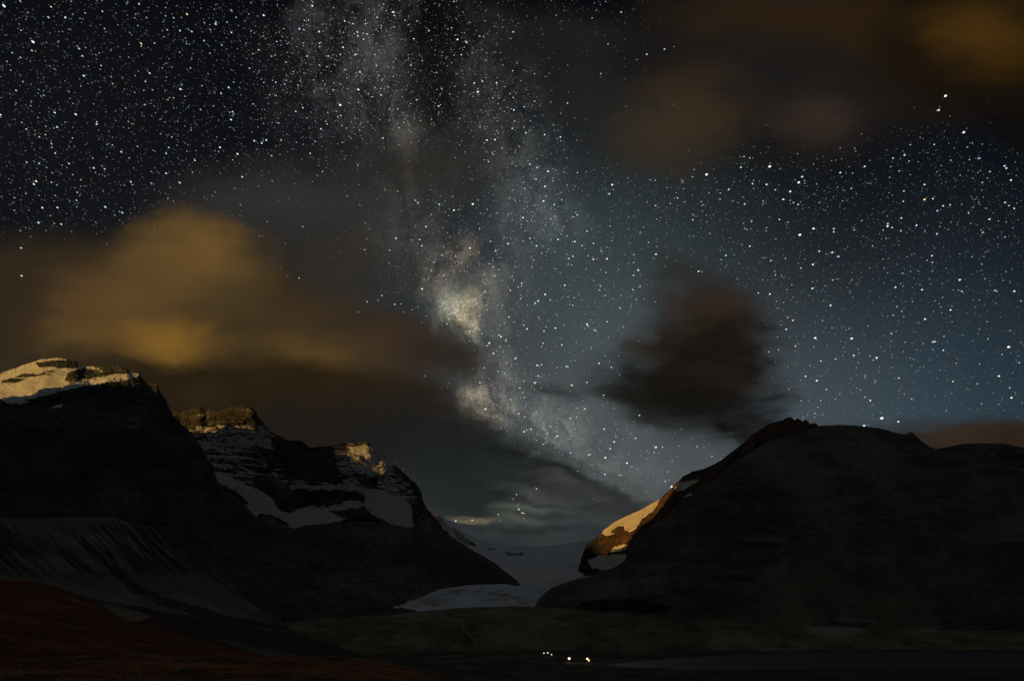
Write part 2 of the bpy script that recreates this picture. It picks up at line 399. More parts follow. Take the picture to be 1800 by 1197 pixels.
SN4 = [(1198, 876), (1208, 868), (1214, 865), (1218, 870), (1210, 875)]
def dispR(G, N, px, py, dep):
    t = tapered(G, 14, py, 30, .15)
    sn = np.maximum(poly_sdf(px, py, SN1), poly_sdf(px, py, SN2)); k = 1 - .75 * sst(-6, 6, sn)
    flute = ridged(np.stack([px, py * .25, 0 * px], -1), 9, 3, .5) * 7 * sst(930, 945, py)
    return (ridged(G, 160, 6, .55, 6) * 24 + fbm(G, 30, 4, .6) * 6) * t * k + flute * t * k
G, nb = sheet([R1, R2, R3], 1018, 1452, 470, [130, 90], 600, disp=dispR, jag=.8)
def snowR(G, px, py):
    n = fbm(G, 25, 3) * 2
    return region(px + n, py + n, [(SN1, 1.2), (SN2, .85), (SN3, .9), (SN4, .85), ([(1030, 985), (1050, 975), (1100, 972), (1112, 982), (1100, 1000), (1060, 1003), (1040, 1000)], .58)], -.2, 2)
build('mountain', G, nb, MAT_I, snow=snowR, dark=lambda G, px, py: .9 * sst(1072, 1044, px + fbm(G, 40, 4) * 22), kind_label='brown ridge with a golden moonlit snow patch right of the glacier')  # dark at the left end paints the unlit part of the ridge

# -- right hill
J1 = [(915, 1082, 1560), (935, 1072, 1600), (944, 1063, 1640), (950, 1052, 1700), (969, 1036, 1760), (993, 1026, 1800), (1036, 1014, 1830), (1060, 1005, 1850), (1085, 997, 1850), (1100, 985, 1850), (1107, 962, 1850), (1117, 948, 1850), (1133, 933, 1840), (1150, 923, 1830), (1167, 912, 1820),
      (1180, 900, 1810), (1192, 887, 1800), (1200, 878, 1795), (1217, 872, 1790), (1233, 860, 1780), (1258, 843, 1770), (1290, 815, 1760), (1335, 787, 1740), (1355, 775, 1730), (1403, 764, 1720), (1425, 755, 1720), (1440, 750, 1720), (1475, 748, 1720), (1511, 749, 1730), (1547, 754, 1740), (1583, 763, 1760),
      (1610, 770, 1780), (1640, 790, 1800), (1680, 800, 1800), (1740, 812, 1800), (1850, 835, 1800), (2100, 900, 1800)]
J2 = [(915, 1086, 1530), (993, 1040, 1650), (1100, 1010, 1680), (1180, 950, 1650), (1300, 880, 1590), (1450, 840, 1570), (1600, 860, 1600), (1850, 920, 1600), (2100, 970, 1600)]
J3 = [(915, 1095, 1450), (993, 1075, 1500), (1100, 1060, 1480), (1300, 1000, 1440), (1450, 960, 1440), (1600, 960, 1480), (1850, 980, 1500), (2100, 1010, 1500)]
J4 = [(915, 1130, 1340), (1300, 1135, 1370), (1500, 1135, 1380), (1700, 1135, 1380), (2100, 1135, 1380)]
def outward(c): return [(a, b, d * (1 + .26 * float(sst(1100, 1700, a)))) for a, b, d in c]
J1, J2, J3, J4 = [outward(c) for c in (J1, J2, J3, J4)]
def dispJ(G, N, px, py, dep):
    t = tapered(G, 14, py, 60, .12)
    st = (np.abs(((G[..., 2] + .12 * G[..., 0] + 22 * fbm(G, 150, 4)) / 34) % 1 - .5) * 2) * 5
    k = .35 + .65 * sst(940, 1000, py) * 0 + .3
    gl = ridged(np.stack([px + .25 * (py - 750) + 12 * fbm(G, 150, 3), py * .12, 0 * px], -1), 34, 4, .55, 6) * 9
    return (gl + fbm(G, 330, 6, .5, 4) * 34 + ridged(G, 90, 5, .5, 2) * 9 * k + st * k) * t
G, nb = sheet([J1, J2, J3, J4], 915, 2100, 800, [100, 110, 90], 700, disp=dispJ, jag=1.0)
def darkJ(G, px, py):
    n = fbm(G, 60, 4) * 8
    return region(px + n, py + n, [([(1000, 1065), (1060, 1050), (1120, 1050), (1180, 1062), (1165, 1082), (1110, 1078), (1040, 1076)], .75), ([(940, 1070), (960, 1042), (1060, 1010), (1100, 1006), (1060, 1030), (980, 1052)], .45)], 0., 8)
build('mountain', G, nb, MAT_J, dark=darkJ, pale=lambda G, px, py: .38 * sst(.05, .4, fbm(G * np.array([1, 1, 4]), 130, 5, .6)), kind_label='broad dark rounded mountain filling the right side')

# -- far right mountain
K1 = [(1480, 800, 3000), (1560, 772, 3000), (1583, 765, 3000), (1592, 763, 3000), (1600, 759, 3000), (1606, 764, 3000), (1619, 777, 3000), (1632, 786, 3000), (1645, 791, 3000), (1663, 788, 3000), (1692, 781, 3000), (1728, 779, 3000), (1764, 781, 3000), (1800, 788, 3000), (1900, 800, 3000), (2100, 840, 3000)]
K2 = [(1480, 990, 2700), (2100, 1000, 2700)]
G, nb = sheet([K1, K2], 1480, 2100, 360, [150], 700, disp=lambda G, N, px, py, d: (ridged(G, 180, 6, .55, 3) * 45 + fbm(G, 30, 3) * 8) * tapered(G, 14, py, 35, .2))
build('mountain', G, nb, MAT_K, snow=lambda G, px, py: region(px, py, [([(1690, 790), (1800, 785), (1900, 800), (1900, 840), (1760, 830), (1700, 815)], .22)], 0, 10), kind_label='dark distant mountain under the low brown cloud at far right')

# -- bench in front on the right
B1 = [(1150, 1125, 1400), (1200, 1105, 1420), (1270, 1060, 1425), (1330, 1010, 1420), (1390, 970, 1410), (1450, 950, 1400), (1510, 943, 1390), (1590, 942, 1380), (1640, 944, 1375), (1700, 947, 1370), (1800, 953, 1360), (2100, 965, 1350)]
B2 = [(1150, 1140, 1360), (1330, 1065, 1360), (1590, 1045, 1345), (1700, 1046, 1345), (2100, 1050, 1340)]
B3 = [(1150, 1150, 1330), (1330, 1145, 1325), (1590, 1140, 1315), (1700, 1138, 1310), (2100, 1135, 1310)]
B1, B2, B3 = [outward(c) for c in (B1, B2, B3)]
G, nb = sheet([B1, B2, B3], 1150, 2100, 520, [90, 60], 260, disp=lambda G, N, px, py, d: (fbm(G, 160, 6, .5, 9) * 12 + fbm(G, 20, 3, .5, 2) * 2) * tapered(G, 14, py, 50, .1), smooth_rows=10)
def paleB(G, px, py):
    n = fbm(G, 40, 4) * 5
    return region(px + 2 * n, py + n, [([(1440, 1086), (1500, 1084), (1545, 1090), (1535, 1096), (1470, 1092)], .55), ([(1600, 1099), (1650, 1098), (1665, 1105), (1620, 1109)], .6)], .05, 3)
build('hill', G, nb, MAT_B, pale=paleB, kind_label='smooth dark terrace below the right mountain')

# -- left lateral moraine with gullies
M1 = [(-300, 905, 1420), (0, 910, 1400), (60, 911, 1400), (140, 908, 1390), (200, 909, 1380), (232, 921, 1375), (260, 923, 1370), (285, 922, 1365), (310, 936, 1360), (333, 953, 1350), (350, 970, 1340), (367, 990, 1330), (390, 1015, 1310), (417, 1040, 1290), (450, 1062, 1270), (483, 1082, 1240), (510, 1105, 1200), (560, 1122, 1150), (620, 1145, 1080), (700, 1172, 1020)]
M2 = [(-300, 1000, 1130), (0, 1000, 1100), (200, 1010, 1110), (330, 1045, 1130), (420, 1078, 1150), (510, 1114, 1150), (560, 1130, 1110), (700, 1180, 980)]
M3 = [(-300, 1080, 950), (0, 1080, 940), (200, 1095, 940), (400, 1120, 960), (560, 1140, 1000), (700, 1190, 930)]
M4 = [(-300, 1150, 850), (560, 1165, 850), (700, 1200, 850)]
def gully_uv(px, py):
    s = (px - 0.75 * (py - 910) - .0022 * (py - 910) ** 2)
    return s, py
def gmask(px, py):
    s, q = gully_uv(px, py)
    P = np.stack([s, q * .11, 0 * s], -1)
    a = ridged(P, 13, 3, .6, 3); b = fbm(np.stack([s, q * .5, 0 * s], -1), 70, 3, .5, 8)
    return sst(.42, .75, a + b * .8) * sst(908, 925, py) * sst(1040, 990, py + .0 * s)
def dispM(G, N, px, py, dep):
    t = tapered(G, 14, py, 25, .15)
    return (fbm(G, 200, 5, .5, 3) * 9 + fbm(G, 15, 3) * .9) * t - gmask(px, py) * 5 * t
G, nb = sheet([M1, M2, M3, M4], -300, 700, 880, [150, 110, 30], 200, disp=dispM, smooth_rows=8)
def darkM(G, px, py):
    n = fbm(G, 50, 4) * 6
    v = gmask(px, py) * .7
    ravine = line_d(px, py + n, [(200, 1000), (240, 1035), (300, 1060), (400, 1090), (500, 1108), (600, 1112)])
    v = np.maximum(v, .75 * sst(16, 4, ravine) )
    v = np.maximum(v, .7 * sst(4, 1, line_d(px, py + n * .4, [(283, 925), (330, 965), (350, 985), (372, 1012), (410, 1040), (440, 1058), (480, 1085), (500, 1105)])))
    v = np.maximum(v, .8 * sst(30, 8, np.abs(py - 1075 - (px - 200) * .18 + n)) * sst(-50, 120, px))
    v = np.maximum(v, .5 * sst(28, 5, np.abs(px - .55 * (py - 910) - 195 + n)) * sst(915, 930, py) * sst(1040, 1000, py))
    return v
def paleM(G, px, py):
    n = fbm(G, 20, 4) * 3
    return .5 * sst(2.5, .5, line_d(px, py + n, [(240, 1043), (280, 1056), (340, 1072), (400, 1095), (500, 1110), (560, 1114)])) * (fbm(G, 30, 2) > -.1)
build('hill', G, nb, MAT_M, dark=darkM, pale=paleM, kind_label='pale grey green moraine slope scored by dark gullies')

# -- hummocky terminal moraine in front of the glacier
def rz(px, py, z):
    q = at(px, py, 1.); return (px, py, float((HC - z) / (HC - q[2])))
T1 = [(300, 1125, 1180), (450, 1100, 1260), (600, 1084, 1340), (680, 1080, 1380), (740, 1074, 1400), (800, 1069, 1410), (850, 1067, 1410), (900, 1065, 1410), (960, 1067, 1400), (1000, 1070, 1390), (1080, 1078, 1370), (1200, 1090, 1320), (1300, 1096, 1275), (1400, 1098, 1260), (1500, 1102, 1255), (1700, 1108, 1250), (2100, 1112, 1250)]
T3 = [rz(300, 1156, 2), rz(600, 1146, 2), rz(900, 1142, 2), rz(1100, 1142, 2), rz(1400, 1141, 2), rz(1800, 1140, 2), rz(2100, 1140, 2)]
def r3(px, k): return float(np.interp(px, [t[0] for t in T3], [t[2] for t in T3])) * k
T2 = [(300, 1140, r3(300, 1.04)), (600, 1112, r3(600, 1.05)), (900, 1100, r3(900, 1.05)), (1200, 1112, r3(1200, 1.045)), (1500, 1125, r3(1500, 1.035)), (2100, 1130, r3(2100, 1.03))]
T1 = [t if t[0] < 1150 else (t[0], t[1], r3(t[0], 1.10)) for t in T1]
T4 = [rz(300, 1165, -2), rz(600, 1153, -2), rz(900, 1149, -2), rz(1100, 1149, -2), rz(1400, 1148, -2), rz(1800, 1147, -2), rz(2100, 1147, -2)]
G, nb = sheet([T1, T2, T3, T4], 300, 2100, 1000, [70, 60, 12], 250, disp=lambda G, N, px, py, d: (fbm(G, 110, 6, .55, 1) * 10 + ridged(G, 18, 4, .5, 5) * 1.6) * tapered(G, 14, py, 15, .15) * sst(1146, 1136, py), smooth_rows=5)
def paleT(G, px, py):
    n = fbm(G, 20, 4, .6) * 4
    v = .6 * sst(3.4, .6, line_d(px + n * 1.4, py + n * .6, [(773, 1079), (785, 1086), (812, 1092), (816, 1106), (826, 1118), (838, 1127)]))
    v = np.maximum(v, .38 * sst(3, .5, line_d(px, py + n, [(1100, 1090), (1160, 1107), (1270, 1122)])))
    q = region(px + 5 * n, py + .8 * n, [([(1415, 1102), (1450, 1099), (1510, 1102), (1522, 1110), (1490, 1117), (1450, 1118), (1425, 1112)], .6),
        ([(1438, 1088), (1500, 1085), (1545, 1090), (1535, 1096), (1470, 1093)], .5), ([(1610, 1100), (1650, 1099), (1665, 1106), (1625, 1112)], .55),
        ([(1310, 1122), (1350, 1116), (1352, 1122)], .45), ([(1330, 1139), (1360, 1137), (1440, 1140), (1440, 1144), (1340, 1144)], .6),
        ([(820, 1064), (1000, 1066), (990, 1076), (830, 1078)], .22)], .0, 3)
    return np.maximum(v, q)
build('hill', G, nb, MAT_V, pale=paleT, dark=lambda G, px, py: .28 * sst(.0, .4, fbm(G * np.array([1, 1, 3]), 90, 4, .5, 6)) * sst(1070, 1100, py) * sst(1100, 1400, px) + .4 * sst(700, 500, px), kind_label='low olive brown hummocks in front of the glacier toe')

# -- valley floor and the hillside under the camera
def ground_z(x, y):
    r = np.hypot(x, y)
    P = np.stack([x, y, 0 * x], -1)
    hill = HC - 1.75 - .150 * r + 22 * sst(120, 700, r) * 0
    hill = np.where(r < 30, HC - 1.75 - .13 * r, HC - 1.75 - 3.9 - (r - 30) * .122)
    z = np.maximum(hill, 0)
    z = np.where(r > 600, z + 0, z)
    z = z + fbm(P, 90, 5) * 3.5 * sst(60, 300, r) + fbm(P, 14, 4, .5, 2) * .35 * sst(10, 60, r)
    return z
rr = np.concatenate([np.linspace(.5, 20, 20), np.geomspace(21, 760, 90), np.linspace(768, 1280, 130), np.geomspace(1300, 26000, 50)])
aa = np.linspace(-math.pi, math.pi, 1441)
rr2, aa2 = np.meshgrid(rr, aa, indexing='ij')
X = rr2 * np.sin(aa2); Y = rr2 * np.cos(aa2); Z = ground_z(X, Y)
Pg = np.stack([X, Y, Z], -1)
px, py = proj(Pg); infront = Y > 50
LAKE = [(1060, 1168), (1110, 1163), (1170, 1158), (1260, 1152), (1330, 1150), (1400, 1146), (1600, 1145), (1800, 1145), (2100, 1146), (2300, 1160), (2100, 1173), (1800, 1174), (1525, 1174), (1400, 1176), (1250, 1177), (1150, 1174), (1090, 1172)]
def rough(poly):
    out = []
    for k in range(len(poly)):
        a, b = np.array(poly[k], float), np.array(poly[(k + 1) % len(poly)], float); m = 14
        for i in range(m): out.append(a + (b - a) * i / m)
    out = np.array(out); q = np.stack([out[:, 0], out[:, 1] * 4, 0 * out[:, 0]], -1)
    out[:, 1] += fbm(q, 45, 4, .6) * 2.6; out[:, 0] += fbm(q, 30, 3, .6, 5) * 14
    return [tuple(p) for p in out]
LAKE = rough(LAKE)
LK = at([p[0] for p in LAKE], [p[1] for p in LAKE], [1] * len(LAKE))
dz = (HC - LK[:, 2]); LAKEW = [(float(x * HC / d), float(y * HC / d)) for x, y, d in zip(LK[:, 0], LK[:, 1], dz)]
sd = poly_sdf(X, Y, LAKEW)
flat = sst(600, 800, rr2)
Z = Z * (1 - flat) + flat * (1.2 + fbm(Pg * np.array([1, 1, 0]), 60, 5) * 2.2 + fbm(Pg * np.array([1, 1, 0]), 9, 3) * .5)
Z = np.where(sd > -30, Z * sst(0, -30, sd) + .3 * sst(0, -6, sd), Z); Z = np.where(sd > 0, -1.6 * sst(0, 14, sd) , Z)
Z = np.where(rr2 > 1500, -6, Z)
Pg = np.stack([X, Y, Z], -1); px, py = proj(Pg)
nz = fbm(Pg, 30, 4) * 3
pale = np.where(infront, region(px, py + nz * .5, [([(985, 1152), (1060, 1151), (1110, 1156), (1100, 1164), (1010, 1166), (990, 1160)], .32),
      ([(1300, 1140), (1440, 1139), (1440, 1148), (1330, 1149)], .4), ([(1000, 1166), (1020, 1174), (1080, 1180), (1180, 1184), (1170, 1188), (1060, 1186), (1000, 1176)], .25)], 0, 3), 0)
MAT_GR = land_mat('ground_soil', (.15, .115, .095), (.08, .058, .05), pale=(.24, .23, .22), size=22, strat=1, bump=.6, ragged=.9)
structure(grid_mesh('ground', Pg, MAT_GR, {'snow': X * 0, 'pale': pale, 'dark': .5 * sst(.05, .4, fbm(Pg, 70, 4)) * infront}), 'dark valley floor of soil and gravel')

# -- lake
import bmesh
bm = bmesh.new(); vs = [bm.verts.new((x, y, 0)) for x, y in LAKEW]; bm.faces.new(vs)
me = bpy.data.meshes.new('lake'); bm.to_mesh(me); bm.free()
mw = bpy.data.materials.new('lake_water'); nt = nt_new(mw)
bs = nd(nt, 'ShaderNodeBsdfPrincipled'); bs.inputs['Base Color'].default_value = (.11, .13, .16, 1); bs.inputs['Roughness'].default_value = .4
bs.inputs['Specular IOR Level'].default_value = .3
tc = nd(nt, 'ShaderNodeTexCoord').outputs['Object']; b = nd(nt, 'ShaderNodeBump'); b.inputs['Strength'].default_value = .6; b.inputs['Distance'].default_value = 1
nt.links.new(noise_nd(nt, mp(nt, tc, (.02, .1, 1)), 3, 5).outputs['Fac'], b.inputs['Height']); nt.links.new(b.outputs[0], bs.inputs['Normal'])
nt.links.new(bs.outputs[0], nd(nt, 'ShaderNodeOutputMaterial').inputs[0]); me.materials.append(mw)
lk = bpy.data.objects.new('lake', me); C.objects.link(lk); structure(lk, 'dark blue lake on the valley floor at lower right')

# -- knoll with red light put into its colour, and the sand bank behind it
A1 = [(-300, 1035, 270), (-100, 1022, 265), (0, 1018, 260), (67, 1022, 256), (110, 1034, 250), (143, 1046, 246), (177, 1062, 240), (213, 1085, 232), (240, 1094, 226), (300, 1108, 215), (360, 1128, 200), (443, 1148, 180), (560, 1175, 150), (620, 1200, 130)]
A2 = [(-300, 1100, 140), (0, 1100, 135), (200, 1120, 125), (443, 1165, 110), (620, 1215, 100)]
A3 = [(-300, 1190, 62), (200, 1190, 60), (620, 1235, 60)]
G, nb = sheet([A1, A2, A3], -300, 620, 560, [90, 90], 160, nback=14, disp=lambda G, N, px, py, d: (fbm(G, 40, 6, .55) * 2.6 + fbm(G, 2.5, 3) * .35) * tapered(G, 14, py, 40, .1), smooth_rows=10)
build('hill', G, nb, MAT_R, pale=lambda G, px, py: .15 + .0 * px, dark=lambda G, px, py: .5 * sst(.0, .4, fbm(G, 35, 4, .5, 3)), kind_label='dark knoll at lower left with red light painted into its colour')
A5 = [(200, 1100, 330), (250, 1090, 325), (273, 1081, 322), (300, 1090, 318), (333, 1108, 310), (400, 1131, 300), (450, 1147, 290), (560, 1180, 260)]
A6 = [(200, 1150, 230), (450, 1175, 220), (560, 1200, 210)]
G, nb = sheet([A5, A6], 200, 560, 200, [60], 80, disp=lambda G, N, px, py, d: fbm(G, 40, 5) * 2 * tapered(G, 14, py, 30, .1))
build('hill', G, nb, land_mat('knoll_dark', (.10, .05, .04), (.05, .028, .024), size=8, strat=1, bump=.3), kind_label='lower dark brown knoll behind the red tinted knoll')
S1 = [(140, 1075, 420), (165, 1062, 420), (180, 1060, 420), (200, 1062, 418), (230, 1072, 412), (255, 1079, 406), (272, 1083, 400), (290, 1092, 395)]
S2 = [(140, 1130, 330), (290, 1130, 330)]
G, nb = sheet([S1, S2], 140, 290, 120, [40], 60, disp=lambda G, N, px, py, d: fbm(G, 20, 4) * .8 * tapered(G, 14, py, 20, .1))
build('hill', G, nb, land_mat('sand', (.26, .23, .16), (.19, .17, .12), size=14, strat=1, bump=.3), kind_label='small pale sand bank beside the red tinted knoll')

# -- nearest ground: gravel rise at the bottom left
N1 = [(-500, 1168, 34), (0, 1161, 32), (60, 1158, 31), (117, 1153, 31), (200, 1145, 30), (253, 1148, 30), (307, 1154, 30), (360, 1153, 30), (433, 1155, 30), (500, 1152, 30), (567, 1151, 30), (600, 1153, 30), (640, 1158, 30), (700, 1168, 29), (730, 1175, 29), (760, 1187, 29), (800, 1200, 28), (900, 1230, 27), (1200, 1300, 24)]
N2 = [(-500, 1260, 12), (600, 1260, 12), (800, 1290, 12), (1200, 1360, 12)]
N3 = [(-500, 1500, 5), (1200, 1560, 5)]
G, nb = sheet([N1, N2, N3], -500, 1200, 760, [110, 40], 14, nback=14, disp=lambda G, N, px, py, d: fbm(G, 2.2, 6, .6) * .13 * tapered(G, 14, py, 15, .35), smooth_rows=4)
near = build('ground', G, nb, MAT_N, dark=lambda G, px, py: .62 * sst(-.05, .35, fbm(G, 3.0, 4, .5, 3)), kind_label='gravel rise in front of the camera, red light painted into its colour')
NG = G
# gravel on it: one mesh of small stones
def stones(name, G, n, smin, smax, mat, label, pxr, seed):
    r_ = np.random.default_rng(seed)
    nb_ = 14; px, py = proj(G); H, W = px.shape
    i = nb_ + (r_.random(n * 3) ** 1.6 * 95).astype(int); j = r_.integers(0, W - 1, n * 3)
    ok = (px[i, j] > pxr[0]) & (px[i, j] < pxr[1]); i = i[ok][:n]; j = j[ok][:n]; n = len(i)
    f = r_.random((n, 1)); c = G[i, j] * (1 - f) + G[i, j + 1] * f
    s = smin * (smax / smin) ** (r_.random(n) ** 2.2)
    base = np.array([[1, 0, 0], [-.5, .87, 0], [-.5, -.87, 0], [.5, .87, .5], [-1, 0, .5], [.5, -.87, .5], [0, 0, .95]])
    fc = np.array([[0, 3, 5], [0, 1, 3], [1, 4, 3], [1, 2, 4], [2, 5, 4], [2, 0, 5], [3, 6, 5], [3, 4, 6], [4, 5, 6]])
    V = base[None] * (1 + .35 * r_.normal(size=(n, 7, 3)) * .6) * s[:, None, None] * np.array([1, 1, .7])
    a = r_.random(n) * 6.28; ca, sa = np.cos(a)[:, None], np.sin(a)[:, None]
    V = np.stack([V[..., 0] * ca - V[..., 1] * sa, V[..., 0] * sa + V[..., 1] * ca, V[..., 2] - .2 * s[:, None]], -1) + c[:, None]
    me = bpy.data.meshes.new(name); me.vertices.add(n * 7); me.vertices.foreach_set('co', V.reshape(-1).astype(np.float32))
    fi = (fc[None] + np.arange(n)[:, None, None] * 7).reshape(-1); nf = n * 9
    me.loops.add(nf * 3); me.loops.foreach_set('vertex_index', fi.astype(np.int32)); me.polygons.add(nf)
    me.polygons.foreach_set('loop_start', (np.arange(nf) * 3).astype(np.int32)); me.update(calc_edges=True)
    t = me.attributes.new('tone', 'FLOAT', 'POINT'); t.data.foreach_set('value', np.repeat(r_.random(n) ** 9, 7).astype(np.float32))
    me.materials.append(mat); o = bpy.data.objects.new(name, me); C.objects.link(o); o['kind'] = 'stuff'; o['label'] = label; return o
ms = bpy.data.materials.new('stone_mix'); nt = nt_new(ms)
bs = nd(nt, 'ShaderNodeBsdfPrincipled'); bs.inputs['Roughness'].default_value = .7
nt.links.new(mixc(nt, attr_nd(nt, 'tone'), (.13, .05, .025), (.75, .5, .28)), bs.inputs['Base Color'])  # stone tints carry the red light; bright tones paint its sparkle
nt.links.new(bs.outputs[0], nd(nt, 'ShaderNodeOutputMaterial').inputs[0])
stones('gravel', NG, 12000, .008, .05, ms, 'loose gravel scattered over the near rise, red light painted into its colour', (-200, 820), 3)

# ------------------------------------------------------------------ small things by the lake
def part(name, bm, mat, parent, smooth=False):
    me = bpy.data.meshes.new(name); bm.to_mesh(me); bm.free()
    for p in me.polygons: p.use_smooth = smooth
    me.materials.append(mat); o = bpy.data.objects.new(name, me); C.objects.link(o); o.parent = parent; return o
def cyl(bm, r0, r1, z0, z1, n=12, M=None):
    g = bmesh.ops.create_cone(bm, cap_ends=True, segments=n, radius1=r0, radius2=r1, depth=z1 - z0)
    for v in g['verts']:
        v.co.z += (z0 + z1) / 2
        if M: v.co = M @ v.co
def lamp(px, py, h, col, strength, rad, label):
    q = at(px, py, 1.); k = (HC - h - 1.2) / (HC - q[2]); x, y = q[0] * k, q[1] * k
    root = bpy.data.objects.new('lamp_post', None); C.objects.link(root); root.location = (x, y, 1.0)
    root['label'] = label; root['category'] = 'lamp post'; root['group'] = 'lit lamps by the lake'
    b = bmesh.new(); cyl(b, .35, .3, 0, .35); part('base', b, MT_POLE, root)
    b = bmesh.new(); cyl(b, .12, .08, .3, h - rad * .7); part('pole', b, MT_POLE, root)
    b = bmesh.new(); bmesh.ops.create_uvsphere(b, u_segments=20, v_segments=12, radius=rad)
    for v in b.verts: v.co.z = v.co.z * .85 + h
    part('lamp_globe', b, plain_mat('lamp_glow', (.8, .8, .8), .4, emit=col, es=strength), root, True)
    b = bmesh.new(); cyl(b, rad * .55, rad * .2, h + rad * .78, h + rad * 1.0); part('cap', b, MT_POLE, root)
    return root
MT_POLE = plain_mat('pole_metal', (.12, .12, .12), .5, .6)
lamp(956, 1147, 5, (1, .97, .9), .9, 1.0, 'dim white lamp, leftmost of three dim ones in a row')
lamp(963, 1146.6, 5, (1, .97, .9), .9, 1.0, 'dim white lamp, middle of three dim ones in a row')
lamp(969.5, 1149.6, 5, (1, .97, .85), .8, .95, 'dim white lamp, lowest and rightmost of three dim ones')
lamp(1000.5, 1156.5, 5, (1, .93, .72), 3.6, 1.35, 'bright warm white lamp standing alone between the dim trio and the pair')
lamp(1032.4, 1157, 5, (.95, 1, .85), 2.6, 1.2, 'bright white lamp right beside the orange lamp')
lamp(1035, 1159.8, 4.4, (1, .5, .06), 1.6, 1.25, 'orange lamp at the right end of the lights')

# dark van
def van(px, py, rz, label):
    q = at(px, py, 1.); k = (HC - 2.0) / (HC - q[2]); x, y = q[0] * k, q[1] * k
    root = bpy.data.objects.new('parked_van', None); C.objects.link(root); root.location = (x, y, 1.0); root.rotation_euler = (0, 0, rz)
    root['label'] = label; root['category'] = 'van'
    pts = [(-3, .45), (3, .45), (3, 1.25), (2.5, 1.5), (1.9, 2.35), (-2.8, 2.4), (-3, 2.1)]
    b = bmesh.new(); f = b.faces.new([b.verts.new((u, -1, w)) for u, w in pts]); e = bmesh.ops.extrude_face_region(b, geom=[f])
    for g in e['geom']:
        if isinstance(g, bmesh.types.BMVert): g.co.y = 1
    bmesh.ops.bevel(b, geom=list(b.edges), offset=.08, segments=2, affect='EDGES'); bmesh.ops.recalc_face_normals(b, faces=b.faces)
    part('body', b, plain_mat('van_paint', (.03, .03, .035), .35), root)
    b = bmesh.new(); f = b.faces.new([b.verts.new(c) for c in ((2.5 + .03, -.85, 1.55), (2.5 + .03, .85, 1.55), (1.98 + .03, .8, 2.27), (1.98 + .03, -.8, 2.27))]); g = bmesh.ops.extrude_face_region(b, geom=[f])
    for v in g['geom']:
        if isinstance(v, bmesh.types.BMVert): v.co.x -= .05
    glass = plain_mat('van_glass', (.02, .025, .03), .1)
    part('windscreen', b, glass, root)
    for sx in (-1, 1):
        b = bmesh.new(); bmesh.ops.create_cube(b, size=1)
        for v in b.verts: v.co.x = v.co.x * 3.6 - .6; v.co.y = v.co.y * .03 + sx * 1.01; v.co.z = v.co.z * .55 + 1.85
        part('window', b, glass, root)
        for wx in (-1.9, 1.9):
            b = bmesh.new(); cyl(b, .42, .42, -.13, .13, 20)
            for v in b.verts: v.co = (v.co.x + wx, v.co.z + sx * .92, v.co.y + .42)
            part('wheel', b, plain_mat('tyre', (.015, .015, .015), .9), root)
van(1086, 1150, R(8), 'dark van parked on the flat ground near the lake, right of the lamps')
def boulder(px, py, s, col, label, seed):
    q = at(px, py, 1.); k = (HC - 1.5) / (HC - q[2]); x, y = q[0] * k, q[1] * k
    b = bmesh.new(); bmesh.ops.create_icosphere(b, subdivisions=4, radius=1)
    co = np.array([v.co[:] for v in b.verts]); d = 1 + .35 * ridged(co, 1.1, 4, .5, seed) + .12 * fbm(co, .3, 3)
    for v, k_ in zip(b.verts, d): v.co = (v.co.x * k_ * s, v.co.y * k_ * s * .8, v.co.z * k_ * s * .6 + s * .2)
    me = bpy.data.meshes.new('boulder'); b.to_mesh(me); b.free(); me.materials.append(plain_mat('boulder_stone', col, .9, var=.5, sc=.8))
    o = bpy.data.objects.new('boulder', me); C.objects.link(o); o.location = (x, y, .6); o['label'] = label; o['category'] = 'boulder'; o['group'] = 'boulders on the valley floor'
boulder(932, 1143.5, 2.6, (.3, .29, .27), 'pale boulder on the valley floor left of the dim lamps', 2)
boulder(985, 1168, 2.4, (.05, .045, .04), 'dark boulder on the valley floor below the bright lone lamp', 6)

# ------------------------------------------------------------------ light: one low moon / sun behind to the left
SAZ = R(40); SEL = R(7)
sd_h = np.array([-math.sin(SAZ), -math.cos(SAZ)])          # horizontally towards the lamp
sun = bpy.data.lights.new('sun', 'SUN'); sun.energy = 2.5; sun.angle = R(.5); sun.color = (1, .54, .11)
so = bpy.data.objects.new('sun', sun); C.objects.link(so)
from mathutils import Vector
so.rotation_euler = Vector((sd_h[0] * math.cos(SEL), sd_h[1] * math.cos(SEL), math.sin(SEL))).to_track_quat('Z', 'Y').to_euler()
# unseen range behind the camera, crest shaped to cast the valley's shadow line
nrm = np.array([math.cos(SAZ), -math.sin(SAZ)])
def shadow_u(px, py, r):
    p = at(px, py, r); u = float(p[:2] @ nrm); s = float(p[:2] @ sd_h)
    return u, s, float(p[2])
LB = 1500.
# crest heights along its length (metres), set to place the shadow edge
pts = [(-5000, 1000), (-3000, 1040), (-2734, 1003), (-2661, 1032), (-2621, 1076), (-2593, 1098), (-2545, 1086), (-2509, 1078), (-2394, 1010), (-2352, 800), (-2310, 720), (-2262, 730), (-2225, 790), (-2198, 870), (-2172, 940), (-2120, 975),
       (-2000, 900), (-1900, 800), (-1650, 760), (-1561, 712), (-1430, 702), (-1383, 790), (-1270, 880), (-1215, 985), (-1150, 1060), (-880, 1100), (-640, 1150), (-420, 1250), (0, 1230), (800, 1100), (2500, 900)]
uu = np.linspace(-5000, 2500, 500)
hz = np.interp(uu, [p[0] for p in pts], [p[1] for p in pts])
tt = np.linspace(-1, 1, 61)
UU, TT = np.meshgrid(uu, tt, indexing='ij'); HZ = hz[:, None] * np.maximum(1 - np.abs(TT), 0) ** 1.05
S_ = LB + TT * 1250
Pc = np.stack([UU * nrm[0] + S_ * sd_h[0], UU * nrm[1] + S_ * sd_h[1], HZ - 5], -1)
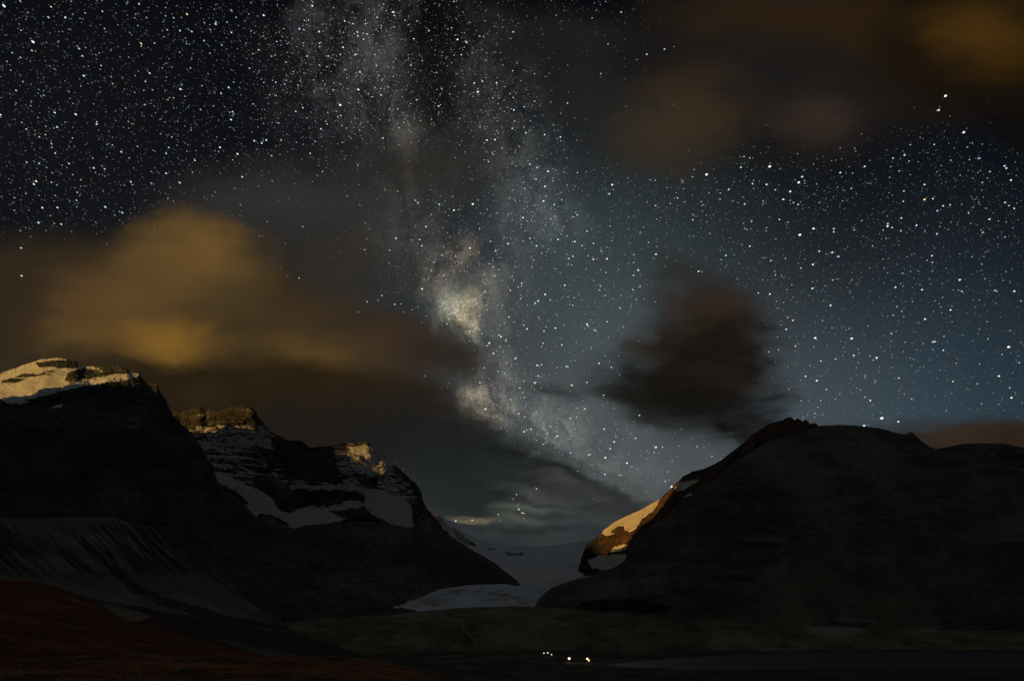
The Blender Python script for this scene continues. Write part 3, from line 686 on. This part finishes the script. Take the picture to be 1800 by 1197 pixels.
Pc[..., 2] += fbm(Pc, 200, 4) * 60 * np.minimum(np.abs(TT) * 4, 1)
structure(grid_mesh('mountain', Pc, MAT_J, {'snow': UU * 0, 'pale': UU * 0, 'dark': UU * 0}), 'unseen mountain range behind the viewpoint, crest shaped to shade the valley')

# ------------------------------------------------------------------ the night sky
# (px, py, rx, ry, rot, colour, strength, plateau, mode)  directions given on the tangent plane towards the valley
SKY = [
 # airglow and skyglow
 (1000, 880, 1500, 760, 0, (49, 52, 53), 1, 1, 'add'),
 (1250, 800, 560, 400, 0, (48, 51, 51), 1, 1, 'add'),
 (1650, 740, 620, 380, 0, (24, 43, 55), 1, 1, 'add'),
 (1050, 830, 330, 280, 20, (27, 31, 31), 1, 1, 'add'),
 (950, 420, 560, 460, 20, (28, 33, 35), 1, 1, 'add'),
 (100, 250, 700, 500, 0, (12, 12, 14), 1, 1, 'add'),
 (0, 640, 90, 60, 0, (30, 38, 60), 1, 1, 'add'), (1700, 400, 420, 300, 0, (8, 14, 19), 1, 1, 'add'),
 (1150, 480, 420, 340, 0, (18, 28, 31), 1, 1, 'add'), (1000, 480, 260, 260, 0, (20, 26, 28), 1, 1, 'add'), (1040, 640, 260, 220, 0, (26, 31, 32), 1, 1, 'add'),
]
MILKY = [
 (640, 120, 150, 300, -8, (38, 37, 37), 1, 1), (715, 230, 60, 130, -10, (46, 43, 38), 1, 1), (560, 120, 160, 220, 0, (26, 26, 27), 1, 1), (860, 180, 140, 260, -12, (38, 35, 31), 1, 1),
 (935, 320, 110, 140, -20, (34, 37, 38), 1, 1), (800, 450, 80, 50, -20, (74, 64, 50), 1, 1), (700, 430, 110, 110, 0, (36, 34, 32), 1, 1), (865, 500, 40, 60, 0, (52, 46, 38), 1, 1),
 (800, 540, 36, 40, -30, (96, 92, 78), 1, 1), (826, 558, 34, 52, 10, (140, 128, 100), 1, 1), (832, 585, 22, 42, 6, (100, 94, 74), 1, 1), (815, 550, 20, 26, 0, (96, 86, 66), 1, 1), (790, 545, 75, 55, -25, (60, 62, 56), 1, 1), (850, 540, 120, 110, 0, (40, 40, 36), 1, 1),
 (842, 698, 50, 60, 0, (134, 124, 104), 1, 1), (862, 730, 80, 30, -35, (100, 94, 76), 1, 1), (890, 690, 120, 110, 0, (34, 34, 32), 1, 1), (960, 760, 150, 45, -28, (46, 48, 46), 1, 1),
 (730, 340, 130, 140, 0, (40, 38, 36), 1, 1), (900, 440, 130, 160, 10, (32, 34, 34), 1, 1), (850, 630, 110, 100, 0, (50, 50, 47), 1, 1), (930, 730, 180, 90, 30, (50, 51, 50), 1, 1), (1050, 800, 240, 80, 18, (42, 44, 44), 1, 1),
 (690, 60, 60, 180, 4, (32, 31, 30), 1, 1), (970, 385, 100, 90, 20, (30, 34, 35), 1, 1), (770, 490, 60, 70, 30, (62, 58, 50), 1, 1), (910, 890, 90, 80, 0, (60, 62, 58), 1, 1),
]
CLOUD = [
 (765, 110, 75, 190, 0, (13, 10, 10), .7, .9, 'mix'), (800, 380, 50, 90, 30, (22, 26, 29), .5, 1, 'mix'), (840, 440, 40, 50, 0, (26, 30, 32), .5, 1, 'mix'),
 # thin grey veils
 (1000, 75, 190, 90, 0, (37, 35, 33), .7, 1, 'mix'), (1060, 180, 160, 90, 20, (38, 37, 35), .7, .8, 'mix'),
 (480, 355, 260, 110, 0, (56, 56, 53), .7, 1, 'mix'), (730, 300, 210, 100, 0, (45, 42, 38), .85, 1, 'mix'), (640, 380, 170, 60, 10, (50, 49, 46), .6, .8, 'mix'),
 (600, 465, 200, 120, 10, (50, 45, 40), .8, 1, 'mix'),
 # upper right cloud
 (1400, 100, 430, 240, 0, (31, 27, 24), 1, .65, 'mix'), (1130, 250, 150, 80, 0, (44, 40, 35), .8, .8, 'mix'), (1200, 210, 190, 130, -20, (56, 46, 34), .8, .9, 'mix'), (1240, 170, 120, 90, 0, (56, 40, 26), .4, 1, 'mix'),
 (1430, 215, 130, 80, 10, (54, 44, 37), .8, 1, 'mix'), (1330, 140, 110, 80, 0, (26, 26, 26), .6, 1, 'mix'), (1400, 20, 330, 70, 0, (46, 31, 14), .8, 1, 'mix'), (1750, 60, 330, 200, 0, (26, 18, 10), 1, .55, 'mix'),
 (1730, 62, 170, 100, 0, (66, 45, 15), 1, 1, 'mix'), (1790, 110, 100, 60, 0, (56, 38, 10), .6, 1, 'mix'), (1510, 40, 150, 70, 0, (44, 31, 14), .7, 1, 'mix'), (1790, 220, 120, 70, 0, (15, 12, 11), .8, .8, 'mix'), (1560, 70, 100, 50, 30, (26, 19, 12), .6, 1, 'mix'),
 # big golden cloud at the left
 (180, 560, 520, 185, 0, (50, 40, 27), 1, .4, 'mix'), (330, 480, 200, 125, 0, (76, 60, 36), 1, .6, 'mix'), (480, 600, 390, 130, 8, (60, 48, 30), .95, .6, 'mix'),
 (700, 595, 190, 75, 14, (50, 40, 32), .95, .7, 'mix'), (680, 590, 110, 40, 5, (64, 48, 34), .7, 1, 'mix'), (780, 625, 130, 40, 14, (44, 38, 33), .85, .8, 'mix'),
 (340, 440, 130, 95, 0, (110, 82, 42), .85, 1, 'mix'), (200, 530, 220, 110, -10, (100, 74, 41), .75, 1, 'mix'), (300, 592, 150, 65, 0, (132, 95, 38), .85, 1, 'mix'), (140, 590, 110, 50, 0, (98, 74, 38), .6, 1, 'mix'),
 (545, 622, 170, 60, 0, (86, 65, 33), .8, 1, 'mix'), (390, 530, 130, 70, 0, (76, 60, 36), .6, 1, 'mix'), (40, 520, 110, 130, 0, (44, 36, 28), .6, 1, 'mix'),
 (500, 700, 430, 85, 5, (36, 27, 14), .95, .45, 'mix'), (680, 680, 170, 60, 15, (40, 31, 22), .8, .8, 'mix'),
 (360, 690, 90, 40, 0, (50, 40, 26), .6, 1, 'mix'), (630, 735, 130, 45, 0, (34, 24, 16), .7, 1, 'mix'),
 # dark grey cloud sweeping down to the right
 (560, 770, 200, 70, 5, (32, 27, 22), 1, .5, 'mix'), (760, 790, 250, 125, 20, (27, 29, 29), 1, .85, 'mix'), (880, 765, 90, 12, 24, (48, 50, 50), .5, 1, 'mix'), (820, 735, 110, 14, 16, (40, 41, 41), .5, 1, 'mix'), (980, 800, 110, 10, 24, (46, 48, 47), .5, 1, 'mix'), (900, 800, 260, 54, 24, (25, 27, 28), .95, 1, 'mix'), (800, 870, 240, 85, 8, (35, 38, 39), .95, .8, 'mix'), (820, 665, 120, 26, 10, (50, 52, 52), .6, 1, 'mix'),
 (1040, 880, 220, 46, 16, (40, 42, 42), .8, 1, 'mix'), (910, 900, 70, 48, 0, (84, 88, 80), .75, .9, 'mix'), (960, 870, 90, 30, 20, (70, 72, 66), .55, 1, 'mix'), (1000, 850, 110, 20, 18, (82, 80, 72), .5, 1, 'mix'), (1090, 872, 120, 16, 8, (70, 70, 65), .45, 1, 'mix'),
 (1110, 898, 140, 30, 0, (46, 45, 44), .8, 1, 'mix'), (1000, 838, 170, 15, 22, (27, 29, 30), .8, 1, 'mix'), (930, 842, 140, 13, 16, (30, 33, 34), .7, 1, 'mix'), (900, 870, 150, 12, 12, (27, 29, 30), .8, 1, 'mix'), (1080, 846, 110, 10, 20, (66, 68, 65), .4, 1, 'mix'), (960, 905, 170, 12, 6, (33, 36, 37), .7, 1, 'mix'), (1060, 868, 120, 12, 14, (36, 38, 38), .7, 1, 'mix'), (960, 945, 300, 44, 0, (41, 45, 47), 1, .8, 'mix'), (900, 930, 140, 14, 0, (34, 37, 38), .8, 1, 'mix'), (815, 914, 75, 9, 0, (110, 104, 78), .8, 1, 'mix'),
 # dark cloud above the right ridge
 (1240, 625, 165, 180, 0, (34, 28, 23), 1, .65, 'mix'), (1120, 600, 70, 45, 0, (54, 48, 42), .5, 1, 'mix'), (1270, 545, 110, 60, 20, (50, 38, 28), .85, .9, 'mix'), (1180, 685, 190, 75, 10, (20, 18, 15), .95, .9, 'mix'), (1250, 630, 120, 75, 20, (24, 20, 15), .9, .8, 'mix'), (1245, 640, 125, 125, 0, (25, 21, 17), .95, .95, 'mix'), (1200, 690, 125, 50, 8, (20, 18, 15), .9, 1, 'mix'), (1225, 585, 95, 34, -18, (40, 32, 25), .7, 1, 'mix'), (1275, 668, 110, 24, 22, (34, 29, 24), .6, 1, 'mix'), (1140, 655, 80, 26, 24, (24, 21, 18), .8, 1, 'mix'), (1110, 690, 110, 40, 14, (27, 25, 22), .85, 1, 'mix'), (1150, 730, 120, 34, 16, (25, 24, 22), .8, 1, 'mix'), (1330, 735, 90, 40, 24, (20, 18, 17), .9, 1, 'mix'), (1210, 500, 90, 40, 40, (42, 38, 33), .6, 1, 'mix'), (1130, 705, 90, 22, 10, (24, 22, 19), .8, 1, 'mix'), (1320, 650, 60, 60, 0, (24, 20, 16), .8, 1, 'mix'),
 (1290, 745, 120, 60, 15, (19, 17, 15), 1, .8, 'mix'), (1325, 765, 70, 40, 20, (21, 20, 19), .8, 1, 'mix'), (1360, 712, 60, 30, 0, (24, 22, 21), .85, 1, 'mix'), (1140, 610, 90, 22, 10, (40, 36, 31), .6, 1, 'mix'), (1190, 545, 80, 40, 60, (52, 44, 38), .6, 1, 'mix'), (1310, 600, 60, 70, 20, (26, 21, 16), .8, .8, 'mix'),
 (992, 690, 60, 22, 8, (32, 34, 33), .8, 1, 'mix'), (1200, 480, 110, 40, 20, (44, 42, 38), .4, 1, 'mix'),
 # low cloud at far right
 (1710, 782, 250, 66, 0, (46, 37, 30), 1, .4, 'mix'), (1650, 752, 70, 26, 0, (60, 47, 36), .5, 1, 'mix'), (1540, 758, 140, 26, 3, (46, 42, 39), .7, 1, 'mix'), (1790, 760, 70, 28, 0, (42, 30, 20), .6, 1, 'mix'),
]
W = bpy.data.worlds.new('World'); bpy.context.scene.world = W; W.use_nodes = True
nt = W.node_tree; nt.nodes.clear()
tc = nd(nt, 'ShaderNodeTexCoord').outputs['Generated']
def dotc(v):
    n = nd(nt, 'ShaderNodeVectorMath', operation='DOT_PRODUCT'); nt.links.new(tc, n.inputs[0]); n.inputs[1].default_value = tuple(v); return n.outputs['Value']
f_ = dotc(FW); u_ = dotc(UP); x_ = dotc((1, 0, 0))
fc = math_nd(nt, 'MAXIMUM', f_, .08)
cx = nd(nt, 'ShaderNodeCombineXYZ')
nt.links.new(math_nd(nt, 'DIVIDE', math_nd(nt, 'MULTIPLY', x_, F / 1000), fc), cx.inputs[0])
nt.links.new(math_nd(nt, 'DIVIDE', math_nd(nt, 'MULTIPLY', u_, F / 1000), fc), cx.inputs[1])
nt.links.new(math_nd(nt, 'MULTIPLY', math_nd(nt, 'LESS_THAN', f_, .08), 50.), cx.inputs[2])
base = cx.outputs[0]
def warp(vec, sc, amp, scale, detail=3):
    n = noise_nd(nt, mp(nt, vec, sc), scale, detail, .5)
    s = nd(nt, 'ShaderNodeVectorMath', operation='SUBTRACT'); nt.links.new(n.outputs['Color'], s.inputs[0]); s.inputs[1].default_value = (.5, .5, .5)
    m = nd(nt, 'ShaderNodeVectorMath', operation='MULTIPLY'); nt.links.new(s.outputs[0], m.inputs[0]); m.inputs[1].default_value = amp
    a = nd(nt, 'ShaderNodeVectorMath', operation='ADD'); nt.links.new(vec, a.inputs[0]); nt.links.new(m.outputs[0], a.inputs[1]); return a.outputs[0]
wv = warp(base, (1, 1.6, 1), (.11, .06, 0), 4.5, 2)
wv = warp(mp(nt, wv, (1, 1, 1)), (1, 2.2, 1), (.09, .04, 0), 13, 3)
mv = warp(base, (1, 1, 1), (.10, .10, 0), 9, 4)
def blob(vec, b):
    m = nd(nt, 'ShaderNodeMapping', vector_type='TEXTURE')
    m.inputs['Location'].default_value = ((b[0] - CX) / 1000, (CY - b[1]) / 1000, 0)
    m.inputs['Rotation'].default_value = (0, 0, R(-b[4])); m.inputs['Scale'].default_value = (b[2] / 1000, b[3] / 1000, 1)
    nt.links.new(vec, m.inputs[0])
    g = nd(nt, 'ShaderNodeTexGradient', gradient_type='SPHERICAL'); nt.links.new(m.outputs[0], g.inputs[0])
    return mapr(nt, g.outputs['Fac'], 0, b[7], 0, b[6])
# a very faint clear-sky term, same direction as the lamp
sky = nd(nt, 'ShaderNodeTexSky'); sky.sky_type = 'NISHITA'; sky.sun_disc = False; sky.sun_elevation = SEL; sky.sun_rotation = R(180) + SAZ
col = mixc(nt, 1.0, sky.outputs[0], (.0006, .0008, .0012), 'MULTIPLY')
col = mixc(nt, 1.0, col, lin((6, 6, 7)), 'ADD')
for b in SKY: col = mixc(nt, blob(base, b), col, lin(b[5]), 'ADD')
mk = nd(nt, 'ShaderNodeCombineXYZ'); mcol = None
for b in MILKY:
    s = blob(mv, b); mcol = mixc(nt, s, mcol if mcol is not None else (0., 0., 0.), lin(b[5]), 'ADD')
dust = noise_nd(nt, mp(nt, mv, (1.25, .8, 1), (0, 0, R(18))), 15, 9, .66, .3); grain = noise_nd(nt, base, 170, 3, .8)
mcol = mixc(nt, 1.0, mcol, mixc(nt, mapr(nt, dust.outputs['Fac'], .36, .66), (.16, .14, .13), (1.95, 1.9, 1.85)), 'MULTIPLY')
mcol = mixc(nt, 1.0, mcol, mixc(nt, mapr(nt, grain.outputs['Fac'], .4, .68), (.8, .8, .8), (1.45, 1.45, 1.45)), 'MULTIPLY')
col = mixc(nt, 1.0, col, mcol, 'ADD')
soft = mapr(nt, noise_nd(nt, mp(nt, wv, (1, 2.2, 1), (0, 0, R(12))), 6, 4, .55).outputs['Fac'], .3, .7, .85, 1.0)
wisp = mapr(nt, noise_nd(nt, mp(nt, wv, (.8, 3.4, 1), (0, 0, R(24))), 9, 5, .6).outputs['Fac'], .3, .58, .62, 1.0)
for b in CLOUD:
    dk = max(b[5]) < 60 and b[0] > 880 and b[1] > 400 and b[7] > .7
    k = blob(wv, b)
    if b[7] >= .55 or b[6] < 1: k = math_nd(nt, 'MULTIPLY', k, wisp if dk else soft)
    col = mixc(nt, k, col, lin(b[5]))
# rest of the sphere: unseen sky made brighter to raise the ambient light
AMB = (.036, .039, .041)
col = mixc(nt, mapr(nt, f_, .62, .25), col, AMB)
bg = nd(nt, 'ShaderNodeBackground'); nt.links.new(col, bg.inputs[0]); bg.inputs[1].default_value = 1.0
nt.links.new(bg.outputs[0], nd(nt, 'ShaderNodeOutputWorld').inputs[0])
W.cycles.sampling_method = 'MANUAL'; W.cycles.sample_map_resolution = 512

# ------------------------------------------------------------------ stars: one object far beyond the mountains
def shape(b, px, py):
    th = R(-b[4]); x = (px - b[0]) / b[2] * 1.; y = (b[1] - py)
    dx = px - b[0]; dy = b[1] - py
    x = (dx * math.cos(th) + dy * math.sin(th)) / b[2]; y = (-dx * math.sin(th) + dy * math.cos(th)) / b[3]
    return sst(0, b[7], 1 - np.hypot(x, y)) * b[6]
NS = 300000
sx = rng.uniform(-500, 2300, NS); sy = rng.uniform(-450, 1060, NS)
vis = np.ones(NS)
skip = 3
for b in CLOUD[skip:]:
    if max(b[5]) > 80 and b[0] > 890: continue
    vis *= 1 - np.minimum(1, 1.1 * shape(b, sx, sy))
vis = np.maximum(vis, .5 * np.exp(-((sx - 912) / 34) ** 2 - ((sy - 893) / 26) ** 2))
mw_ = sum(shape(b, sx, sy) * (b[5][0] / 60) for b in MILKY)
dens = .17 + .42 * mw_ + .02 * sst(900, 200, sx) * sst(500, 100, sy) + .17 * np.exp(-((sx - 1020) / 420) ** 2 - ((sy - 540) / 330) ** 2) + .10 * np.exp(-((sx - 560) / 260) ** 2 - ((sy - 130) / 220) ** 2) + .02 * sst(900, 1500, sx)
keep = (rng.random(NS) < dens * np.clip(vis, 0, 1) ** 1.1 * .95)
sx, sy, vis = sx[keep], sy[keep], vis[keep]; n = len(sx)
mag = rng.random(n)
br = .10 + .7 * mag ** 30 + .42 * mag ** 5
rad = (.62 + .22 * mag ** 5 + .5 * mag ** 90)
br *= .35 + .65 * vis
BRIGHT = [(598, 185, 3), (840, 162, 3), (873, 146, 2.2), (58, 74, 3), (7, 11, 3.2), (379, 43, 2.4), (337, 56, 2), (85, 31, 2), (139, 86, 2), (145, 99, 1.8), (409, 197, 2), (447, 248, 2), (564, 227, 2.2), (263, 129, 2), (292, 305, 2), (292, 270, 1.9), (230, 320, 1.9), (215, 374, 2.2), (185, 364, 2.3), (101, 365, 2),
 (690, 22, 2), (673, 243, 2.1), (1092, 22, 1.9), (1137, 96, 2), (1168, 87, 2), (1076, 325, 2.6), (1071, 341, 2.4), (831, 359, 2.8), (944, 295, 2.1), (630, 158, 2.6), (692, 22, 2.2), (771, 187, 2.1), (696, 419, 2.2), (742, 508, 2.4), (981, 421, 2.3), (1043, 456, 2.4), (1067, 455, 2.4), (1122, 475, 2.4), (1153, 447, 2.6), (1032, 570, 2.4), (946, 529, 2.5), (906, 630, 2.5),
 (1005, 677, 2.6), (996, 644, 2.4), (853, 719, 2.6), (1062, 754, 2.3), (1153, 786, 2.8), (860, 603, 2.6), (826, 582, 2), (801, 550, 2.2), (1046, 581, 2), (1406, 413, 3.2), (1430, 402, 2.8), (1463, 444, 2.6), (1429, 465, 2.4), (1228, 477, 2.4), (1687, 492, 2.8), (1428, 507, 2.6), (1460, 537, 2.6), (1574, 505, 2.4), (1497, 595, 3.1), (1541, 629, 2.8),
 (1773, 610, 3.2), (1433, 594, 2.8), (1550, 735, 3.8), (1519, 748, 2.9), (1579, 741, 2.6), (1436, 669, 2.5), (1382, 579, 2.3), (1756, 661, 2.5), (1778, 699, 2.5), (1640, 601, 2.4), (1501, 625, 2.2), (1626, 561, 2.4), (1662, 169, 3.2), (1650, 194, 2.6), (1694, 233, 3), (1590, 273, 2.4), (1242, 307, 3.3), (1353, 293, 3.3), (1404, 321, 3), (1410, 311, 2.6),
 (1389, 337, 2.6), (1477, 304, 2.3), (1625, 351, 2.8), (1560, 398, 2.6), (1520, 293, 2.3), (1309, 359, 2.2), (1181, 855, 3), (1165, 785.5, 1.6), (1064, 804, 2.6), (801, 915.5, 2.2), (830, 914, 1.7), (912, 895, 2), (918, 901, 1.9), (921, 902, 1.7), (876, 904, 1.6), (908, 869, 1.7), (943, 859, 1.7), (1766, 292, 2.4), (1769, 296, 2.2), (1740, 302, 1.9), (37, 436, 1.8), (38, 485, 2), (641, 439, 1.4), (1783, 512, 2.4)]
bx = np.array([b[0] for b in BRIGHT], float); by = np.array([b[1] for b in BRIGHT], float); bra = np.array([b[2] for b in BRIGHT], float)
sx = np.concatenate([sx, bx]); sy = np.concatenate([sy, by]); rad = np.concatenate([rad, bra * .60]); br = np.concatenate([br, .35 + .28 * bra])
n = len(sx); print('stars', n)
hue = rng.random(n)[:, None]
cc = np.where(hue < .09, np.array([[1, .66, .34]]), np.where(hue < .5, np.array([[.62, .85, 1.]]), np.array([[1, .97, .9]])))
RS = 45000.
dirv = np.stack([(sx - CX) / F, FW[1] + (CY - sy) / F * UP[1], FW[2] + (CY - sy) / F * UP[2]], -1)
ln = np.linalg.norm(dirv, axis=1); dirv /= ln[:, None]
e1 = np.cross(dirv, [0, 0, 1.]); e1 /= np.linalg.norm(e1, axis=1)[:, None]; e2 = np.cross(e1, dirv)
ang = np.where(sx < 700, R(-20), R(10)) ; ca, sa = np.cos(ang)[:, None], np.sin(ang)[:, None]
f1 = e1 * ca + e2 * sa; f2 = -e1 * sa + e2 * ca
k = 8; th = np.arange(k) / k * 2 * math.pi
s_ = (rad / F / ln * RS)[:, None, None]
strk = (1.18 + .3 * sst(700, 0, sx))[:, None, None]
V = dirv[:, None] * RS + np.array([0, 0, HC]) + s_ * (f1[:, None] * np.cos(th)[None, :, None] * strk + f2[:, None] * np.sin(th)[None, :, None] * .88)
me = bpy.data.meshes.new('stars'); me.vertices.add(n * k); me.vertices.foreach_set('co', V.reshape(-1).astype(np.float32))
me.loops.add(n * k); me.loops.foreach_set('vertex_index', np.arange(n * k, dtype=np.int32)); me.polygons.add(n)
me.polygons.foreach_set('loop_start', (np.arange(n) * k).astype(np.int32)); me.update(calc_edges=True)
ca_ = me.attributes.new('glow', 'FLOAT_COLOR', 'POINT')
ca_.data.foreach_set('color', np.repeat(np.concatenate([cc * br[:, None], np.ones((n, 1))], 1), k, axis=0).reshape(-1).astype(np.float32))
msx = bpy.data.materials.new('starlight'); nt = nt_new(msx)
a = nd(nt, 'ShaderNodeAttribute'); a.attribute_name = 'glow'; e = nd(nt, 'ShaderNodeEmission'); nt.links.new(a.outputs['Color'], e.inputs[0])
nt.links.new(e.outputs[0], nd(nt, 'ShaderNodeOutputMaterial').inputs[0]); msx.cycles.emission_sampling = 'NONE'
me.materials.append(msx); st = bpy.data.objects.new('stars', me); C.objects.link(st); st['kind'] = 'stuff'; st['label'] = 'thousands of white, blue and orange stars across the night sky'

# ------------------------------------------------------------------ render settings
s = bpy.context.scene
s.view_settings.view_transform = 'Standard'; s.view_settings.look = 'None'; s.view_settings.exposure = 0; s.view_settings.gamma = 1
s.cycles.max_bounces = 3; s.cycles.diffuse_bounces = 2; s.cycles.glossy_bounces = 2; s.cycles.use_denoising = True; s.cycles.denoiser = 'OPENIMAGEDENOISE'; s.cycles.denoising_input_passes = 'RGB_ALBEDO_NORMAL'; s.cycles.sample_clamp_indirect = .5
s.cycles.filter_width = 1.5
